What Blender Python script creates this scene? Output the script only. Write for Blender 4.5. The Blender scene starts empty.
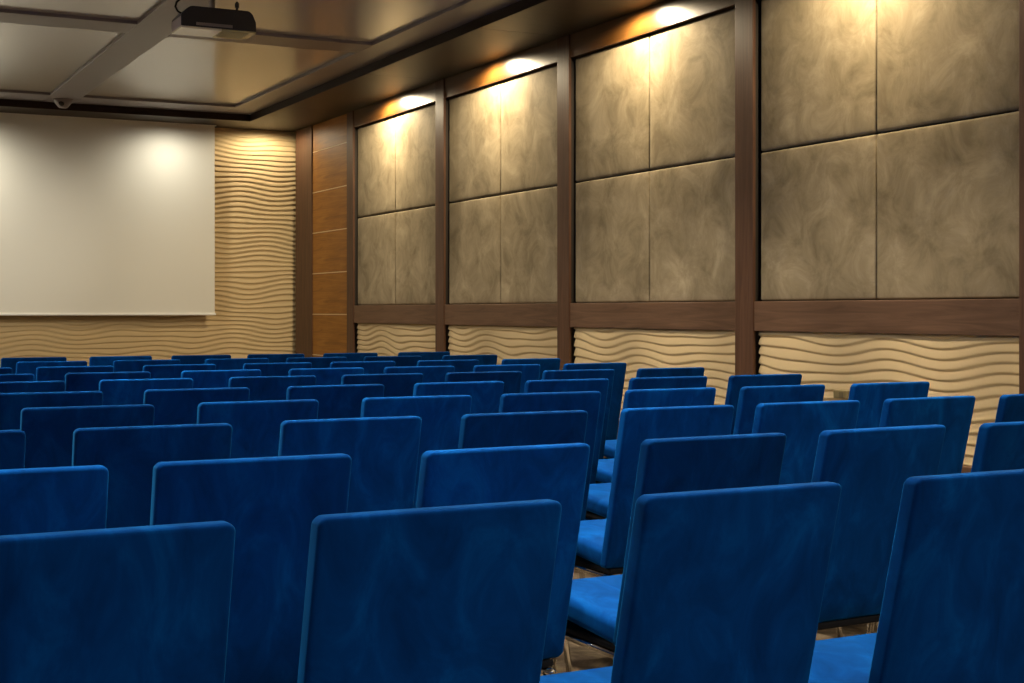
import bpy, bmesh, math, random
from math import sin, cos, pi, radians as R
from mathutils import Vector, Matrix
random.seed(7)
S = bpy.context.scene
COL = S.collection

# ------------------------------------------------------------------ materials
def node_mat(name):
    m = bpy.data.materials.new(name); m.use_nodes = True
    nt = m.node_tree; b = nt.nodes['Principled BSDF']
    return m, nt, b
def setp(b, **k):
    for n, v in k.items():
        n = n.replace('_', ' ')
        b.inputs[n].default_value = v
def ramp(nt, fac, stops):
    r = nt.nodes.new('ShaderNodeValToRGB')
    while len(r.color_ramp.elements) < len(stops): r.color_ramp.elements.new(.5)
    for e, (p, c) in zip(r.color_ramp.elements, stops):
        e.position = p; e.color = (*c, 1)
    nt.links.new(fac, r.inputs['Fac']); return r.outputs['Color']
def coords(nt, scale=(1,1,1), kind='Object', rot=(0,0,0)):
    t = nt.nodes.new('ShaderNodeTexCoord'); mp = nt.nodes.new('ShaderNodeMapping')
    mp.inputs['Scale'].default_value = scale; mp.inputs['Rotation'].default_value = rot
    nt.links.new(t.outputs[kind], mp.inputs['Vector']); return mp.outputs['Vector']
def noise(nt, vec, scale, detail=4, rough=.55, dist=0.):
    n = nt.nodes.new('ShaderNodeTexNoise')
    n.inputs['Scale'].default_value = scale; n.inputs['Detail'].default_value = detail
    n.inputs['Roughness'].default_value = rough; n.inputs['Distortion'].default_value = dist
    nt.links.new(vec, n.inputs['Vector']); return n.outputs['Fac']
def bump(nt, b, h, strength, dist=.01):
    bp = nt.nodes.new('ShaderNodeBump'); bp.inputs['Strength'].default_value = strength
    bp.inputs['Distance'].default_value = dist
    nt.links.new(h, bp.inputs['Height']); nt.links.new(bp.outputs['Normal'], b.inputs['Normal'])
def plain(name, col, rough=.5, metal=0., spec=.5, coat=0.):
    m, nt, b = node_mat(name)
    setp(b, Base_Color=(*col, 1), Roughness=rough, Metallic=metal, Specular_IOR_Level=spec, Coat_Weight=coat)
    v = coords(nt); f = noise(nt, v, 30, 3)
    bump(nt, b, f, .04, .002)
    return m
def velvet(name='blue_velvet', lo=.5, hi=1.15):
    m, nt, b = node_mat(name)
    oi = nt.nodes.new('ShaderNodeObjectInfo')
    t = nt.nodes.new('ShaderNodeTexCoord'); add = nt.nodes.new('ShaderNodeVectorMath'); add.operation = 'ADD'
    sc = nt.nodes.new('ShaderNodeVectorMath'); sc.operation = 'SCALE'; sc.inputs['Scale'].default_value = 7.
    nt.links.new(oi.outputs['Location'], sc.inputs[0])
    nt.links.new(t.outputs['Object'], add.inputs[0]); nt.links.new(sc.outputs['Vector'], add.inputs[1])
    st = nt.nodes.new('ShaderNodeMapping'); st.inputs['Scale'].default_value = (1.6, 1, .8)
    nt.links.new(add.outputs['Vector'], st.inputs['Vector'])
    f = noise(nt, st.outputs['Vector'], 6, 6, .62, .9)
    c = ramp(nt, f, [(.30, (.0008,.028,.13)), (.52, (.001,.046,.205)), (.72, (.0015,.078,.30))])
    mr = nt.nodes.new('ShaderNodeMapRange'); mr.inputs['To Min'].default_value = lo; mr.inputs['To Max'].default_value = hi
    nt.links.new(oi.outputs['Random'], mr.inputs['Value'])
    vm = nt.nodes.new('ShaderNodeVectorMath'); vm.operation = 'SCALE'
    nt.links.new(c, vm.inputs[0]); nt.links.new(mr.outputs['Result'], vm.inputs['Scale'])
    nt.links.new(vm.outputs['Vector'], b.inputs['Base Color'])
    setp(b, Roughness=.85, Specular_IOR_Level=.03, Sheen_Weight=.42, Sheen_Roughness=.34, Sheen_Tint=(.012,.31,.68,1))
    f2 = noise(nt, add.outputs['Vector'], 380, 2)
    bump(nt, b, f2, .12, .001)
    return m
def suede(name='taupe_suede', seed=0.):
    m, nt, b = node_mat(name)
    v = coords(nt, (1,1,1))
    oi = nt.nodes.new('ShaderNodeObjectInfo'); ad = nt.nodes.new('ShaderNodeVectorMath'); ad.operation = 'ADD'
    sc = nt.nodes.new('ShaderNodeVectorMath'); sc.operation = 'SCALE'; sc.inputs['Scale'].default_value = 3.7
    nt.links.new(oi.outputs['Location'], sc.inputs[0])
    nt.links.new(v, ad.inputs[0]); nt.links.new(sc.outputs['Vector'], ad.inputs[1]); v = ad.outputs['Vector']
    f = noise(nt, v, 3.4, 9, .66, .55)
    c = ramp(nt, f, [(.34, (.168,.128,.074)), (.47, (.246,.195,.118)), (.54, (.280,.222,.138)), (.70, (.390,.318,.205))])
    nt.links.new(c, b.inputs['Base Color'])
    setp(b, Roughness=.8, Specular_IOR_Level=.2, Sheen_Weight=.12, Sheen_Roughness=.5, Sheen_Tint=(1,.9,.7,1))
    bump(nt, b, f, .16, .012)
    return m
def wood(name, c0, c1, c2, rough=.35, grain='y', spec=.5, coat=0., scale=1.):
    m, nt, b = node_mat(name)
    s = {'x': (.6, 9, 9), 'y': (9, .6, 9), 'z': (9, 9, .6)}[grain]
    v = coords(nt, tuple(k*scale for k in s))
    f = noise(nt, v, 2.2, 6, .6, 1.2)
    c = ramp(nt, f, [(.3, c0), (.5, c1), (.72, c2)])
    nt.links.new(c, b.inputs['Base Color'])
    setp(b, Roughness=rough, Specular_IOR_Level=spec, Coat_Weight=coat, Coat_Roughness=.15)
    bump(nt, b, f, .05, .003)
    return m
def carpet_mat():
    m, nt, b = node_mat('carpet')
    v = coords(nt)
    f = noise(nt, v, 5, 5, .6, 1.)
    c = ramp(nt, f, [(.38, (.030,.020,.012)), (.5, (.07,.05,.028)), (.6, (.11,.08,.048))])
    nt.links.new(c, b.inputs['Base Color']); setp(b, Roughness=.95, Specular_IOR_Level=.1)
    f2 = noise(nt, v, 300, 2); bump(nt, b, f2, .4, .004)
    return m
M = {}
M['velvet'] = velvet()
M['seat_velvet'] = velvet('blue_seat_velvet', .75, .95)
M['suede'] = suede()
M['wood'] = wood('walnut_frame', (.060,.027,.014), (.090,.042,.023), (.120,.060,.034), .48, 'z', .25)
M['wood_h'] = wood('walnut_rail', (.080,.042,.023), (.118,.063,.036), (.155,.086,.050), .48, 'y', .25)
M['frieze'] = wood('frieze_veneer', (.055,.022,.006), (.085,.034,.007), (.115,.048,.011), .30, 'y')
M['soffit'] = wood('soffit_veneer', (.020,.0125,.005), (.029,.018,.007), (.040,.025,.010), .45, 'x', .18)
M['dark_wood'] = wood('dark_trim_wood', (.016,.008,.005), (.022,.011,.007), (.030,.016,.010), .5, 'y', .15)
M['orange_wood'] = wood('orange_veneer', (.22,.082,.012), (.31,.125,.018), (.40,.175,.030), .5, 'y', .3)
M['wave'] = plain('carved_cream_board', (.64,.485,.265), .62, 0, .25)
M['screen'] = plain('matt_white_screen', (.78,.76,.68), .9, 0, .1)
M['bar'] = plain('white_lacquer', (.82,.80,.74), .4)
M['rib'] = plain('mauve_painted_rib', (.195,.165,.165), .42)
M['coffer'] = plain('satin_ceiling_panel', (.46,.42,.375), .17, 0, .6)
M['backing'] = plain('dark_backing', (.02,.014,.009), .8)
M['plaster'] = plain('taupe_plaster', (.24,.20,.15), .8)
M['chrome'] = plain('chrome_tube', (.80,.79,.77), .12, 1.)
M['pan'] = plain('black_plastic', (.010,.010,.011), .8, 0, .15)
M['proj_dark'] = plain('charcoal_casing', (.020,.018,.018), .45)
M['proj_side'] = plain('grey_casing', (.30,.26,.255), .5)
M['proj_pale'] = plain('ivory_casing', (.80,.75,.56), .14, 0, .8)
M['proj_grill'] = plain('olive_grille', (.50,.45,.22), .2, 0, .8)
M['grey_metal'] = plain('grey_metal', (.28,.25,.23), .35, .7)
M['socket'] = plain('olive_plastic', (.20,.155,.07), .45)
M['socket_face'] = plain('brown_plastic', (.13,.10,.048), .5)
M['inlay'] = plain('pale_inlay', (.70,.52,.30), .3)
M['lens'] = plain('dark_lens', (.03,.025,.025), .2)
M['carpet'] = carpet_mat()

# ------------------------------------------------------------------ helpers
def link_mesh(name, verts, faces, mat, parent=None, smooth=False, loc=(0,0,0)):
    me = bpy.data.meshes.new(name); me.from_pydata(verts, [], faces)
    bm = bmesh.new(); bm.from_mesh(me); bmesh.ops.recalc_face_normals(bm, faces=bm.faces)
    bm.to_mesh(me); bm.free()
    if smooth:
        for p in me.polygons: p.use_smooth = True
    me.materials.append(mat)
    o = bpy.data.objects.new(name, me); COL.objects.link(o); o.location = loc
    if parent: o.parent = parent
    return o
def bm_obj(name, bm, mat, parent=None, smooth=False, loc=(0,0,0)):
    bmesh.ops.recalc_face_normals(bm, faces=bm.faces)
    me = bpy.data.meshes.new(name); bm.to_mesh(me); bm.free()
    if smooth:
        for p in me.polygons: p.use_smooth = True
    me.materials.append(mat)
    o = bpy.data.objects.new(name, me); COL.objects.link(o); o.location = loc
    if parent: o.parent = parent
    return o
def add_box(bm, x0, x1, y0, y1, z0, z1, bev=0., seg=2):
    r = bmesh.ops.create_cube(bm, size=1.)
    vs = r['verts']
    for v in vs:
        v.co = Vector(((x0+x1)/2 + v.co.x*(x1-x0), (y0+y1)/2 + v.co.y*(y1-y0), (z0+z1)/2 + v.co.z*(z1-z0)))
    if bev > 0:
        es = list({e for v in vs for e in v.link_edges})
        bmesh.ops.bevel(bm, geom=es, offset=bev, segments=seg, profile=.5, affect='EDGES')
def box(name, x0, x1, y0, y1, z0, z1, mat, parent=None, bev=0., seg=2):
    cx, cy, cz = (x0+x1)/2, (y0+y1)/2, (z0+z1)/2
    bm = bmesh.new(); add_box(bm, x0-cx, x1-cx, y0-cy, y1-cy, z0-cz, z1-cz, bev, seg)
    o = bm_obj(name, bm, mat, None, False, (cx, cy, cz))
    if parent:
        o.parent = parent; o.location = Vector((cx, cy, cz)) - parent.location
    return o
def add_tube(bm, pts, r, n=10):
    pts = [Vector(p) for p in pts]; rings = []
    for i, p in enumerate(pts):
        d = (pts[min(i+1, len(pts)-1)] - pts[max(i-1, 0)]).normalized()
        a = d.orthogonal().normalized() if abs(d.z) < .95 else Vector((1, 0, 0))
        a = (a - d*a.dot(d)).normalized(); b = d.cross(a)
        if i and rings:
            # keep frame consistent with the previous ring
            pa = prev - d*prev.dot(d)
            if pa.length > 1e-4: a = pa.normalized(); b = d.cross(a)
        prev = a
        rings.append([bm.verts.new(p + (a*cos(2*pi*k/n) + b*sin(2*pi*k/n))*r) for k in range(n)])
    for i in range(len(rings)-1):
        for k in range(n):
            bm.faces.new((rings[i][k], rings[i][(k+1) % n], rings[i+1][(k+1) % n], rings[i+1][k]))
    bm.faces.new(rings[0][::-1]); bm.faces.new(rings[-1])
def round_rect(hw, hh, r, n=7):
    pts = []
    for cx, cy, a0 in ((hw-r, hh-r, 0), (-hw+r, hh-r, 90), (-hw+r, -hh+r, 180), (hw-r, -hh+r, 270)):
        for k in range(n):
            a = R(a0 + 90*k/(n-1)); pts.append((cx + r*cos(a), cy + r*sin(a)))
    return pts
def cushion(bm, hw, hh, t, r, edge, fn, crown=0., n=7):
    """padded slab: rounded-rectangle outline hw x hh, thickness t, rounded rim; fn maps (u, v, w) to a point"""
    rings = []
    prof = []
    for k in range(6):                                    # back rim
        a = pi/2*k/5; prof.append((edge*(1-sin(a)), -t/2 + edge*(1-cos(a))))
    for k in range(6):
        a = pi/2*(1-k/5); prof.append((edge*(1-sin(a)), t/2 - edge*(1-cos(a))))
    ins = [.03, .07, .12, min(hw, hh)*.8]
    back = [(edge+i, -t/2 - crown*(1-math.exp(-i/.06))) for i in ins][::-1]
    front = [(edge+i, t/2 + crown*(1-math.exp(-i/.06))) for i in ins]
    for inset, w in back + prof + front:
        pts = round_rect(hw-inset, hh-inset, max(r-inset, .006), n)
        rings.append([bm.verts.new(fn(u, v, w)) for u, v in pts])
    m = len(rings[0])
    for a, b in zip(rings, rings[1:]):
        for k in range(m):
            bm.faces.new((a[k], a[(k+1) % m], b[(k+1) % m], b[k]))
    bm.faces.new(rings[0][::-1]); bm.faces.new(rings[-1])
def struct(o): o['kind'] = 'structure'; return o
def thing(name, label, cat, loc=(0,0,0), rz=0., group=None):
    o = bpy.data.objects.new(name, None); COL.objects.link(o); o.empty_display_size = .1
    o.location = loc; o.rotation_euler = (0, 0, rz); o['label'] = label; o['category'] = cat
    if group: o['group'] = group
    return o

# ------------------------------------------------------------------ the room
XR = 6.0            # pilaster faces of the right-hand wall
XL, YB, YF = -3.8, -3.0, 18.30
ZS, ZR, ZC = 3.66, 3.742, 3.772    # soffit, rib undersides, ceiling panels
struct(box('floor', XL-.1, XR+.2, YB-.1, YF+.2, -.1, 0, M['carpet']))
struct(box('wall_left', XL-.1, XL, YB, YF+.1, 0, ZC+.1, M['plaster']))
struct(box('wall_back', XL, XR+.1, YB-.1, YB, 0, ZC+.1, M['plaster']))

# ceiling with its mauve ribs
ceiling = struct(box('ceiling', XL-.1, XR+.2, YB-.1, YF+.2, ZC, ZC+.12, M['coffer']))
longs = [(4.85,5.195),(2.70,3.06),(.55,.91),(-1.60,-1.24),(-3.75,-3.39)]
trans = [(16.93,17.495),(12.42,12.86),(7.9,8.34),(3.4,3.84),(-1.1,-.66)]
for a, b in longs:
    box('ceiling_rib', a, b, YB+.01, 17.495, ZR, ZC+.01, M['rib'], ceiling, .004, 1)
for a, b in trans:
    for (p0, p1), (q0, q1) in zip(longs, longs[1:]):
        box('ceiling_rib', q1+.0005, p0-.0005, a, b, ZR+.0004, ZC+.01, M['rib'], ceiling, .004, 1)

# veneered soffit along the right-hand and front walls
soffit = struct(box('trim_1', 5.24, XR+.15, YB+.01, YF+.1, ZS+.02, ZC-.001, M['backing']))
y = YF + .05
edges = [18.35, 16.11, 13.49, 10.87, 8.25, 5.63, 3.01, .39, -2.23, -2.99]
for y1, y0 in zip(edges, edges[1:]):
    box('soffit_board', 5.215, XR+.10, y0+.002, y1-.002, ZS, ZS+.03, M['soffit'], soffit)
box('edge_trim', 5.197, 5.216, YB+.01, 17.515, ZS, ZR+.028, M['dark_wood'], soffit)
soffit_f = struct(box('trim_2', XL+.01, 5.239, 17.54, YF+.1, ZS+.02, ZC-.001, M['backing']))
for x0, x1 in ((-3.79,-1.2),(-1.2,1.0),(1.0,3.1),(3.1,5.213)):
    box('soffit_board', x0+.002, x1-.002, 17.515, YF+.1, ZS, ZS+.03, M['soffit'], soffit_f)
box('edge_trim', XL+.01, 5.196, 17.497, 17.514, ZS, ZR+.028, M['dark_wood'], soffit_f)

# carved wave boards
def wave_h(a, z, ph):
    p = .064
    s = (0.022*sin(2*pi*a/1.25 + ph + 3.3*z) + 0.013*sin(2*pi*a/.83 + 2.3*ph - 6.1*z + 1.2*sin(1.7*z+ph))
         + 0.012*sin(2*pi*a/2.6 + 5.2*z + ph))
    q = (z + s)/p
    t = q - math.floor(q)
    if t < .22:
        k = t/.22; f = k*k*(3-2*k)
    else:
        k = (t-.22)/.78; f = (1-k)**.8*(1+.25*k)
    return .020*f
def wave_board(name, n_a, n_z, a0, a1, z0, z1, place, ph, parent):
    vs, fs = [], []
    for j in range(n_z+1):
        z = z0 + (z1-z0)*j/n_z
        for i in range(n_a+1):
            a = a0 + (a1-a0)*i/n_a
            vs.append(place(a, z, wave_h(a, z, ph)))
    w = n_a + 1
    for j in range(n_z):
        for i in range(n_a):
            fs.append((j*w+i, j*w+i+1, (j+1)*w+i+1, (j+1)*w+i))
    # return edges and back so the board is a solid
    nb = len(vs)
    for j in range(n_z+1):
        for i in (0, n_a):
            a = a0 + (a1-a0)*i/n_a; vs.append(place(a, z0 + (z1-z0)*j/n_z, -.012))
    for j in range(n_z):
        fs.append((j*w, (j+1)*w, nb+2*(j+1), nb+2*j))
        fs.append((j*w+n_a, nb+2*j+1, nb+2*(j+1)+1, (j+1)*w+n_a))
    fs.append((nb, nb+2*n_z, nb+2*n_z+1, nb+1))
    o = link_mesh(name, vs, fs, M['wave'], parent, True)
    return o

# front wall
wf = struct(box('wall_front', XL-.1, XR+.2, YF, YF+.1, 0, ZC+.1, M['plaster']))
o = wave_board('wave_board', 120, 560, -1.2, 6.08, 0.02, ZS+.01, lambda a, z, h: (a, YF-.012-h, z), 0.6, None)
o.parent = wf; o.location = -wf.location

# right-hand wall
wr = struct(box('wall_right', XR+.10, XR+.2, YB-.1, YF+.1, 0, ZC+.1, M['backing']))
def wbox(name, x0, x1, y0, y1, z0, z1, mat, bev=.004):
    return box(name, x0, x1, y0, y1, z0, z1, mat, wr, bev, 2)
pil = [16.11, 13.49, 10.87, 8.25, 5.63, 3.01, .39, -2.23]
PH = .105
for yc in pil:
    wbox('pilaster', XR, XR+.026, yc-PH, yc+PH, 0, ZS-.001, M['wood'])
    wbox('pilaster_core', XR+.0262, XR+.0998, yc-PH+.02, yc+PH-.02, 0, ZS-.001, M['backing'], 0)
Z_R0, Z_R1, Z_P, Z_F = 1.15, 1.355, .40, 3.46
for i, (ya, yb) in enumerate(zip(pil, pil[1:])):
    y1, y0 = ya-PH, yb+PH
    wbox('dado_rail', XR+.010, XR+.0995, y0+.001, y1-.001, Z_R0, Z_R1, M['wood_h'])
    wbox('frieze_board', XR+.012, XR+.0995, y0+.001, y1-.001, Z_F, ZS-.001, M['frieze'])
    wbox('plinth_board', XR+.010, XR+.0995, y0+.001, y1-.001, 0.0, Z_P, M['wood_h'])
    ym = (y0+y1)/2
    for (pa, pb) in ((y0+.010, ym-.004), (ym+.004, y1-.022)):
        for (za, zb) in ((Z_R1+.006, 2.388), (2.397, Z_F-.010)):
            bm = bmesh.new()
            hy, hz = (pb-pa)/2, (zb-za)/2
            cushion(bm, hy, hz, .05, .012, .018, lambda u, v, w: (-w, u, v), crown=.004, n=4)
            p = bm_obj('upholstered_panel', bm, M['suede'], wr, True)
            p.location = Vector((XR+.073, (pa+pb)/2, (za+zb)/2)) - wr.location
    o = wave_board('wave_board', 64, 130, y0+.002, y1-.002, Z_P-.005, Z_R0+.005,
                   lambda a, z, h: (XR+.068-h, a, z), 1.3*i+.4, None)
    o.parent = wr; o.location = -wr.location
# wood slabs and end board beside the front corner
zz = [0.0, .22, .735, 1.25, 1.765, 2.28, 2.795, 3.31, ZS-.001]
for z0, z1 in zip(zz, zz[1:]):
    wbox('veneer_slab', XR+.012, XR+.0995, 17.482, 16.214, z0+.006, z1-.006, M['orange_wood'], .002)
    if z1 < 3.5:
        wbox('inlay_strip', XR+.009, XR+.0990, 17.482, 16.214, z1-.0055, z1+.0055, M['inlay'], 0)
wbox('end_board', XR-.004, XR+.0995, 17.483, 18.12, 0, ZS-.001, M['wood'], .003)

# wall socket on the wave board
ws = thing('wall_socket', 'small olive wall box on the cream wave board seen between two blue chairs', 'socket', (XR+.055, 7.24, .755))
box('socket_box', XR+.018, XR+.058, 7.17, 7.31, .728, .782, M['socket'], None, .006)
sb = bpy.context.scene.objects['socket_box']; sb.parent = ws; sb.location = sb.location - ws.location
bm = bmesh.new(); add_box(bm, -.003, .003, -.022, .022, -.018, .018, .002)
bm_obj('socket_face', bm, M['socket_face'], ws, False, (-.037, -.01, 0))

# ------------------------------------------------------------------ projection screen
SX0, SX1, SY = .86, 4.90, 18.06
sc = thing('projection_screen', 'large white pull-down projection screen hanging before the front wall', 'screen', ((SX0+SX1)/2, SY, 1.25))
vs, fs = [], []
nx, nz = 24, 20
for j in range(nz+1):
    for i in range(nx+1):
        u, v = i/nx, j/nz
        vs.append(((u-.5)*(SX1-SX0), .004*sin(7*u+3*v)*sin(pi*u)*(1-v), .015 + v*(ZS-1.25-.017)))
for j in range(nz):
    for i in range(nx): fs.append((j*(nx+1)+i, j*(nx+1)+i+1, (j+1)*(nx+1)+i+1, (j+1)*(nx+1)+i))
fab = link_mesh('screen_fabric', vs, fs, M['screen'], sc, False)
sm = fab.modifiers.new('thickness', 'SOLIDIFY'); sm.thickness = .003
bm = bmesh.new(); hw = (SX1-SX0)/2
add_box(bm, -hw-.015, hw+.015, -.014, .014, -.014, .016, .006, 3)
bm_obj('bottom_bar', bm, M['bar'], sc)
bm = bmesh.new(); add_box(bm, -hw-.02, hw+.02, -.012, .03, ZS-1.25-.012, ZS-1.25, .003)
bm_obj('top_rail', bm, M['bar'], sc)

# ------------------------------------------------------------------ ceiling projector
PJ = (2.857, 10.55, 3.352)
pj = thing('ceiling_projector', 'dark projector with pale underside hanging from the ceiling', 'projector', PJ)
pw, pd, phh = .28, .145, .165
bm = bmesh.new()                                   # casing: chamfered dark body
prof = [(-pw, .012), (-pw, .100), (-pw+.045, phh-.018), (-pw+.075, phh), (pw-.055, phh), (pw-.028, phh-.02), (pw, .082), (pw, .012)]
fr = [bm.verts.new((x, -pd, z)) for x, z in prof]; bk = [bm.verts.new((x, pd, z)) for x, z in prof]
bm.faces.new(fr[::-1]); bm.faces.new(bk)
for k in range(len(prof)):
    bm.faces.new((fr[k], fr[(k+1) % len(prof)], bk[(k+1) % len(prof)], bk[k]))
bmesh.ops.bevel(bm, geom=list(bm.edges), offset=.005, segments=2, affect='EDGES')
bm_obj('casing', bm, M['proj_dark'], pj)
bm = bmesh.new(); add_box(bm, -pw-.003, -pw+.012, -pd+.006, pd-.006, .014, .086, .003)
for k in range(6): add_box(bm, -pw-.005, -pw-.002, -pd+.03, pd-.03, .024+.010*k, .029+.010*k)
bm_obj('side_vent', bm, M['proj_side'], pj)
bm = bmesh.new()                                   # pale lower cover with a chamfered far corner
base = [(-pw, -pd), (.02, -pd), (.02, pd), (-pw, pd)]
lo = [bm.verts.new((x*.995, y*.99, 0)) for x, y in base]; hi = [bm.verts.new((x, y, .0135)) for x, y in base]
bm.faces.new(lo[::-1]); bm.faces.new(hi)
for k in range(4): bm.faces.new((lo[k], lo[(k+1) % 4], hi[(k+1) % 4], hi[k]))
bm_obj('lower_cover', bm, M['proj_pale'], pj)
bm = bmesh.new()
base = [(.022, -pd), (pw, -pd), (pw, pd*.45), (pw-.05, pd), (.022, pd)]
lo = [bm.verts.new((x, y, .001)) for x, y in base]; hi = [bm.verts.new((x, y, .0135)) for x, y in base]
bm.faces.new(lo[::-1]); bm.faces.new(hi)
for k in range(5): bm.faces.new((lo[k], lo[(k+1) % 5], hi[(k+1) % 5], hi[k]))
for k in range(7): add_box(bm, .035, pw-.045, -pd+.03+k*.033, -pd+.042+k*.033, -.003, .002)
bm_obj('filter_grille', bm, M['proj_grill'], pj)
bm = bmesh.new()                                   # sockets on the rear face
add_box(bm, -.17, .10, -pd-.004, -pd+.002, .026, .048, .001)
for k in range(9): add_box(bm, -.16+.028*k, -.143+.028*k, -pd-.007, -pd-.003, .030, .044, .001)
bm_obj('rear_connectors', bm, M['grey_metal'], pj)
bm = bmesh.new(); add_tube(bm, [(0.10, pd-.01, .075), (.10, pd+.03, .075)], .045, 20)
bm_obj('lens', bm, M['lens'], pj)
bm = bmesh.new()
add_box(bm, -.075, .045, -.06, .06, phh-.002, phh+.016, .004)
add_tube(bm, [(-.015, 0, phh+.01), (-.015, 0, ZR-PJ[2]-.012)], .024, 16)
add_tube(bm, [(-.015, 0, ZR-PJ[2]-.014), (-.015, 0, ZR-PJ[2]-.0005)], .075, 24)
bm_obj('ceiling_mount', bm, M['grey_metal'], pj)
bm = bmesh.new(); add_tube(bm, [(.150, -.09, phh-.01), (.150, -.09, phh+.05), (.150, -.09, phh+.07)], .010, 10)
add_tube(bm, [(.150, -.09, phh+.025), (.150, -.09, phh+.06)], .017, 12)
bm_obj('foot', bm, M['proj_dark'], pj)
bm = bmesh.new()
pts = [(-.215, -.05, .10), (-.255, -.055, .118), (-.285, -.055, .135), (-.30, -.05, .165), (-.29, -.045, .20),
       (-.25, -.04, .24), (-.18, -.02, .27), (-.10, 0, .30), (-.05, .02, ZR-PJ[2]-.003)]
add_tube(bm, pts, .008, 8)
bm_obj('cable', bm, M['pan'], pj, True)

# small ceiling fitting at the end of the middle rib
cf = thing('ceiling_sensor', 'small conical mauve ceiling fitting at the far end of the middle rib', 'sensor', (2.885, 17.20, ZR))
bm = bmesh.new()
rad = [(.115, 0), (.112, -.012), (.092, -.045), (.062, -.082), (.045, -.098), (.0, -.10)]
rings = []
for r_, z_ in rad[:-1]:
    rings.append([bm.verts.new((r_*cos(2*pi*k/28), r_*sin(2*pi*k/28), z_-.0005)) for k in range(28)])
for a, b in zip(rings, rings[1:]):
    for k in range(28): bm.faces.new((a[k], a[(k+1) % 28], b[(k+1) % 28], b[k]))
bm.faces.new(rings[0]); bm.faces.new(rings[-1][::-1])
bm_obj('housing', bm, M['rib'], cf, True)
bm = bmesh.new()
bmesh.ops.create_uvsphere(bm, u_segments=16, v_segments=10, radius=.034)
bm_obj('lens', bm, M['lens'], cf, True, (-.0275, -.062, -.052))

# ------------------------------------------------------------------ the blue chairs
CW, CH, CB, ST = .446, .959, .400, .468     # width, top of back, bottom of back, seat top
def make_chair():
    root = thing('conference_chair', '', 'chair', group='blue velvet chairs set out in rows')
    hh = (CH-CB)/2; T = .045
    def fb(u, v, w):
        z = v + hh                                    # 0 at the bottom of the back
        d = (CH-CB) - z
        y = .36*d - .28*d*d + w                         # y = 0 at the top; leans back more towards the top
        low = max(0., .10 - z)/.10
        y += .035*low*low                               # sweeps under towards the seat
        y += -.006*(1-(u/(CW/2))**2)
        return (u, y, CB + z)
    bm = bmesh.new(); cushion(bm, CW/2, hh, T, .017, .010, fb, crown=.003)
    bm_obj('backrest', bm, M['velvet'], root, True)
    yb = .112                               # where the seat starts
    D = .47; y0 = yb + T/2 - .012
    def fs_(u, v, w):
        y = y0 + D/2 + v
        f = max(0., (v + .02)/(D/2))
        return (u, y, ST - .0375 + w + .05*(v/D+.5) - .016*f*f*f)
    bm = bmesh.new(); cushion(bm, CW/2-.002, D/2, .072, .045, .024, fs_, crown=.006)
    bm_obj('seat', bm, M['seat_velvet'], root, True)
    bm = bmesh.new(); add_box(bm, -CW/2+.022, CW/2-.022, y0+.005, y0+D-.05, CB-.022, CB-.002, .006)
    bm_obj('seat_pan', bm, M['pan'], root)
    zr = CB - .034
    for s in (-1, 1):
        x = s*(CW/2-.035)
        bm = bmesh.new(); add_tube(bm, [(x, y0-.01, zr), (x, y0+D-.045, zr)], .0115, 12)
        bm_obj('side_rail', bm, M['chrome'], root, True)
        for (ya, yz) in ((y0+.02, y0-.075), (y0+D-.075, y0+D-.03)):
            bm = bmesh.new()
            x2 = x + s*.010
            add_tube(bm, [(x, ya, zr), (x+s*.001, ya+(yz-ya)*.06, zr-.03), (x2, yz, .016)], .0115, 12)
            add_tube(bm, [(x2, yz, .022), (x2, yz, .0005)], .0155, 12)
            bm_obj('leg', bm, M['chrome'], root, True)
    for yy in (y0+.12, y0+D-.13):
        bm = bmesh.new(); add_tube(bm, [(-CW/2+.035, yy, zr-.004), (CW/2-.035, yy, zr-.004)], .009, 10)
        bm_obj('cross_bar', bm, M['chrome'], root, True)
    return root
proto = make_chair()
parts = list(proto.children)
def dup_chair():
    r = proto.copy(); COL.objects.link(r)
    for ch in parts:
        c = ch.copy(); COL.objects.link(c); c.parent = r
    return r
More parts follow.
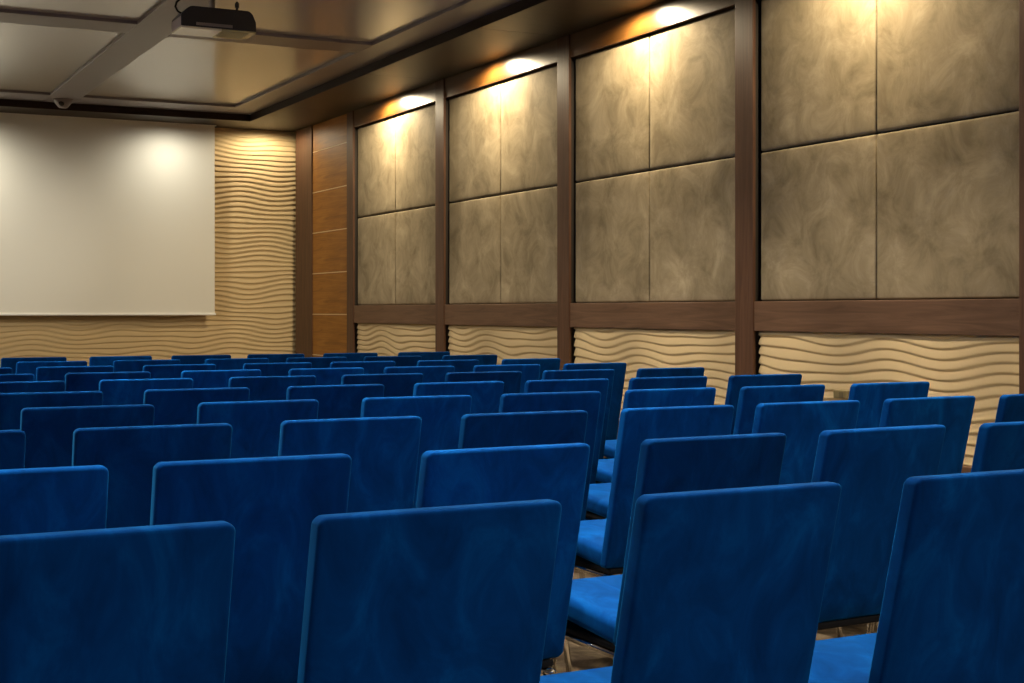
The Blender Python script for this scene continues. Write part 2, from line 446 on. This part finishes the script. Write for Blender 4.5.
SPOTS = [(1,-1,0.402,2.19,0.3),(1,0,0.978,2.186,0.9),(1,1,1.579,2.171,1.1),(1,2,2.199,2.165,0.3),(2,-1,0.391,3.109,0.0),(2,0,0.937,3.112,-0.4),(2,1,1.557,3.089,1.7),(2,2,2.179,3.115,1.5),(2,3,2.76,3.127,2.6),(2,4,3.341,3.11,-0.0),(3,-1,0.372,4.148,0.1),(3,0,0.944,4.119,-0.8),(3,1,1.551,4.135,-0.6),(3,2,2.145,4.13,-0.3),(3,3,2.736,4.132,0.5),(3,4,3.306,4.145,0.2),(3,5,3.893,4.155,2.4),(3,6,4.48,4.146,-0.1),(4,0,0.939,5.079,-0.3),(4,1,1.548,5.091,-0.2),(4,2,2.175,5.09,-0.4),(4,3,2.76,5.09,-0.0),(4,4,3.348,5.114,1.5),(4,5,3.928,5.103,1.1),(4,6,4.53,5.092,0.8),(5,0,0.947,6.031,0.0),(5,1,1.564,6.03,-0.0),(5,2,2.185,6.031,-0.1),(5,3,2.788,6.034,0.2),(5,4,3.359,6.033,0.8),(5,5,3.935,6.032,0.8),(5,6,4.531,6.033,0.6),(6,0,0.96,6.997,-0.0),(6,1,1.566,6.996,-0.4),(6,2,2.198,6.996,-0.5),(6,3,2.792,6.997,-0.1),(6,4,3.379,6.997,0.2),(6,5,3.968,6.997,0.1),(6,6,4.58,6.997,0.4),(7,0,0.949,7.863,0.0),(7,1,1.555,7.862,-0.1),(7,2,2.174,7.863,-0.1),(7,3,2.79,7.862,0.0),(7,4,3.371,7.863,0.0),(7,5,3.953,7.862,0.3),(7,6,4.577,7.863,0.6),(8,0,0.967,8.808,0.0),(8,1,1.55,8.808,-0.0),(8,2,2.173,8.808,0.2),(8,3,2.798,8.808,-0.1),(8,4,3.374,8.808,0.2),(8,5,3.986,8.808,0.2),(8,6,4.616,8.808,0.6),(9,1,1.567,9.755,-0.1),(9,2,2.185,9.755,0.1),(9,3,2.807,9.756,-0.0),(9,4,3.387,9.756,-0.0),(9,5,3.969,9.755,-0.0),(9,6,4.592,9.755,-0.0),(10,1,1.587,10.647,-0.0),(10,2,2.196,10.646,0.0),(10,3,2.79,10.647,0.0),(10,4,3.369,10.647,0.1),(10,5,3.975,10.647,0.2),(10,6,4.604,10.647,0.5)]
ROWN = {1: 'nearest row to the viewer', 2: 'second row from the viewer', 3: 'third row from the viewer',
        4: 'fourth row from the viewer', 5: 'fifth row from the viewer', 6: 'fifth row from the screen',
        7: 'fourth row from the screen', 8: 'third row from the screen', 9: 'second row from the screen',
        10: 'nearest row to the screen'}
ORD = ['', 'second from ', 'third from ', 'fourth from ']
for i, (r, c, x, y, yaw) in enumerate(SPOTS):
    o = proto if i == 0 else dup_chair()
    o.location = (x, y, 0); o.rotation_euler = (0, 0, R(yaw))
    cs = sorted(q[1] for q in SPOTS if q[0] == r); k = cs.index(c); n = len(cs)-1-k
    if n <= k: pos = 'rightmost' if n == 0 else ORD[n] + 'right'
    else: pos = 'leftmost in view' if k == 0 else ORD[k] + 'left'
    o['label'] = 'blue velvet chair in the %s, %s' % (ROWN[r], pos)

# ------------------------------------------------------------------ lights
def spot(name, loc, target, power, angle, col, size=.03, blend=.8):
    l = bpy.data.lights.new(name, 'SPOT'); l.energy = power; l.spot_size = R(angle); l.spot_blend = blend
    l.color = col; l.shadow_soft_size = size
    o = bpy.data.objects.new(name, l); COL.objects.link(o); o.location = loc
    o.rotation_euler = (Vector(target)-Vector(loc)).to_track_quat('-Z', 'Y').to_euler(); return o
def disk(name, loc, power, size, col, spread=140):
    l = bpy.data.lights.new(name, 'AREA'); l.shape = 'DISK'; l.size = size; l.energy = power; l.color = col
    l.spread = R(spread)
    o = bpy.data.objects.new(name, l); COL.objects.link(o); o.location = loc; return o
WARM = (1, .82, .54)
for ya, yb in zip(pil, pil[1:]):
    ym = (ya+yb)/2
    spot('wall_downlight', (XR-.22, ym, ZS-.006), (XR-.20, ym, 0), 245 if ym > 14 else 230 if ym > 11 else 205, 176, WARM, .03, .45)
spot('front_downlight', (5.55, 17.85, ZS-.004), (5.55, 17.88, 0), 56, 176, (1,.84,.58), .03, .4)
spot('front_downlight', (4.27, 17.545, ZS-.006), (4.27, 17.6, 0), 72, 172, (1,.93,.77), .03, 1.)
spot('front_downlight', (1.62, 17.545, ZS-.006), (1.62, 17.6, 0), 190, 172, (1,.93,.77), .03, 1.)  # unseen lamp added past the left edge of view to brighten the screen
for yy, pw_ in ((2.8, 13.5), (4.2, 13.5), (5.6, 13.5), (7.0, 13.5), (8.4, 12), (9.7, 5)):
    for xx in (.1, 1.35, 2.3, 3.4, 4.5):
        disk('ceiling_downlight', (xx, yy, ZC-.006), pw_, .14, (1, .92, .80), 54)
for k in range(11):
    yy = 2.0 + 1.31*k
    spot('dado_fill_spot', (2.95, yy, ZC-.02), (6.05, yy, .70), 700 if yy < 10 else 330, 38, (1, .88, .70), .05, .8)  # added fill spots out of view, brighten the dado boards and rail
for xx in (.3, 3.2):
    disk('rear_fill_light', (xx, -1.6, ZC-.006), 80, .3, (.97, .96, 1), 180)  # unseen fill added behind the camera to lift the chair backs
for yy in (8.6, 11.2):
    disk('side_fill_light', (-2.5, yy, ZC-.006), 230, .3, (1, .94, .84), 180)  # fill lights added out of view at the left, brighten the chairs' side edges
spot('screen_fill_spot', (2.0, 11.75, ZR-.05), (2.4, 18.0, 2.2), 210, 23.5, (1, .93, .80), .08, 1.)  # added fill spot above the view, evens out the screen's brightness
w = bpy.data.worlds.new('world'); S.world = w; w.use_nodes = True
w.node_tree.nodes['Background'].inputs[0].default_value = (.5, .5, .55, 1)
w.node_tree.nodes['Background'].inputs[1].default_value = .0

# ------------------------------------------------------------------ camera
cd = bpy.data.cameras.new('camera'); cam = bpy.data.objects.new('camera', cd); COL.objects.link(cam)
cam.location = (0, 0, 1.285); cam.rotation_euler = (R(90), 0, -R(26.87))
cd.sensor_width = 36; cd.lens = 1437/1024*36; cd.shift_y = -30.0/1024; cd.clip_start = .05
S.camera = cam
S.view_settings.view_transform = 'Standard'; S.view_settings.look = 'None'
S.view_settings.exposure = 0.; S.view_settings.gamma = 1.; S.view_settings.use_curve_mapping = False
S.cycles.max_bounces = 8; S.cycles.diffuse_bounces = 5; S.cycles.use_denoising = True
S.cycles.sample_clamp_indirect = 4.
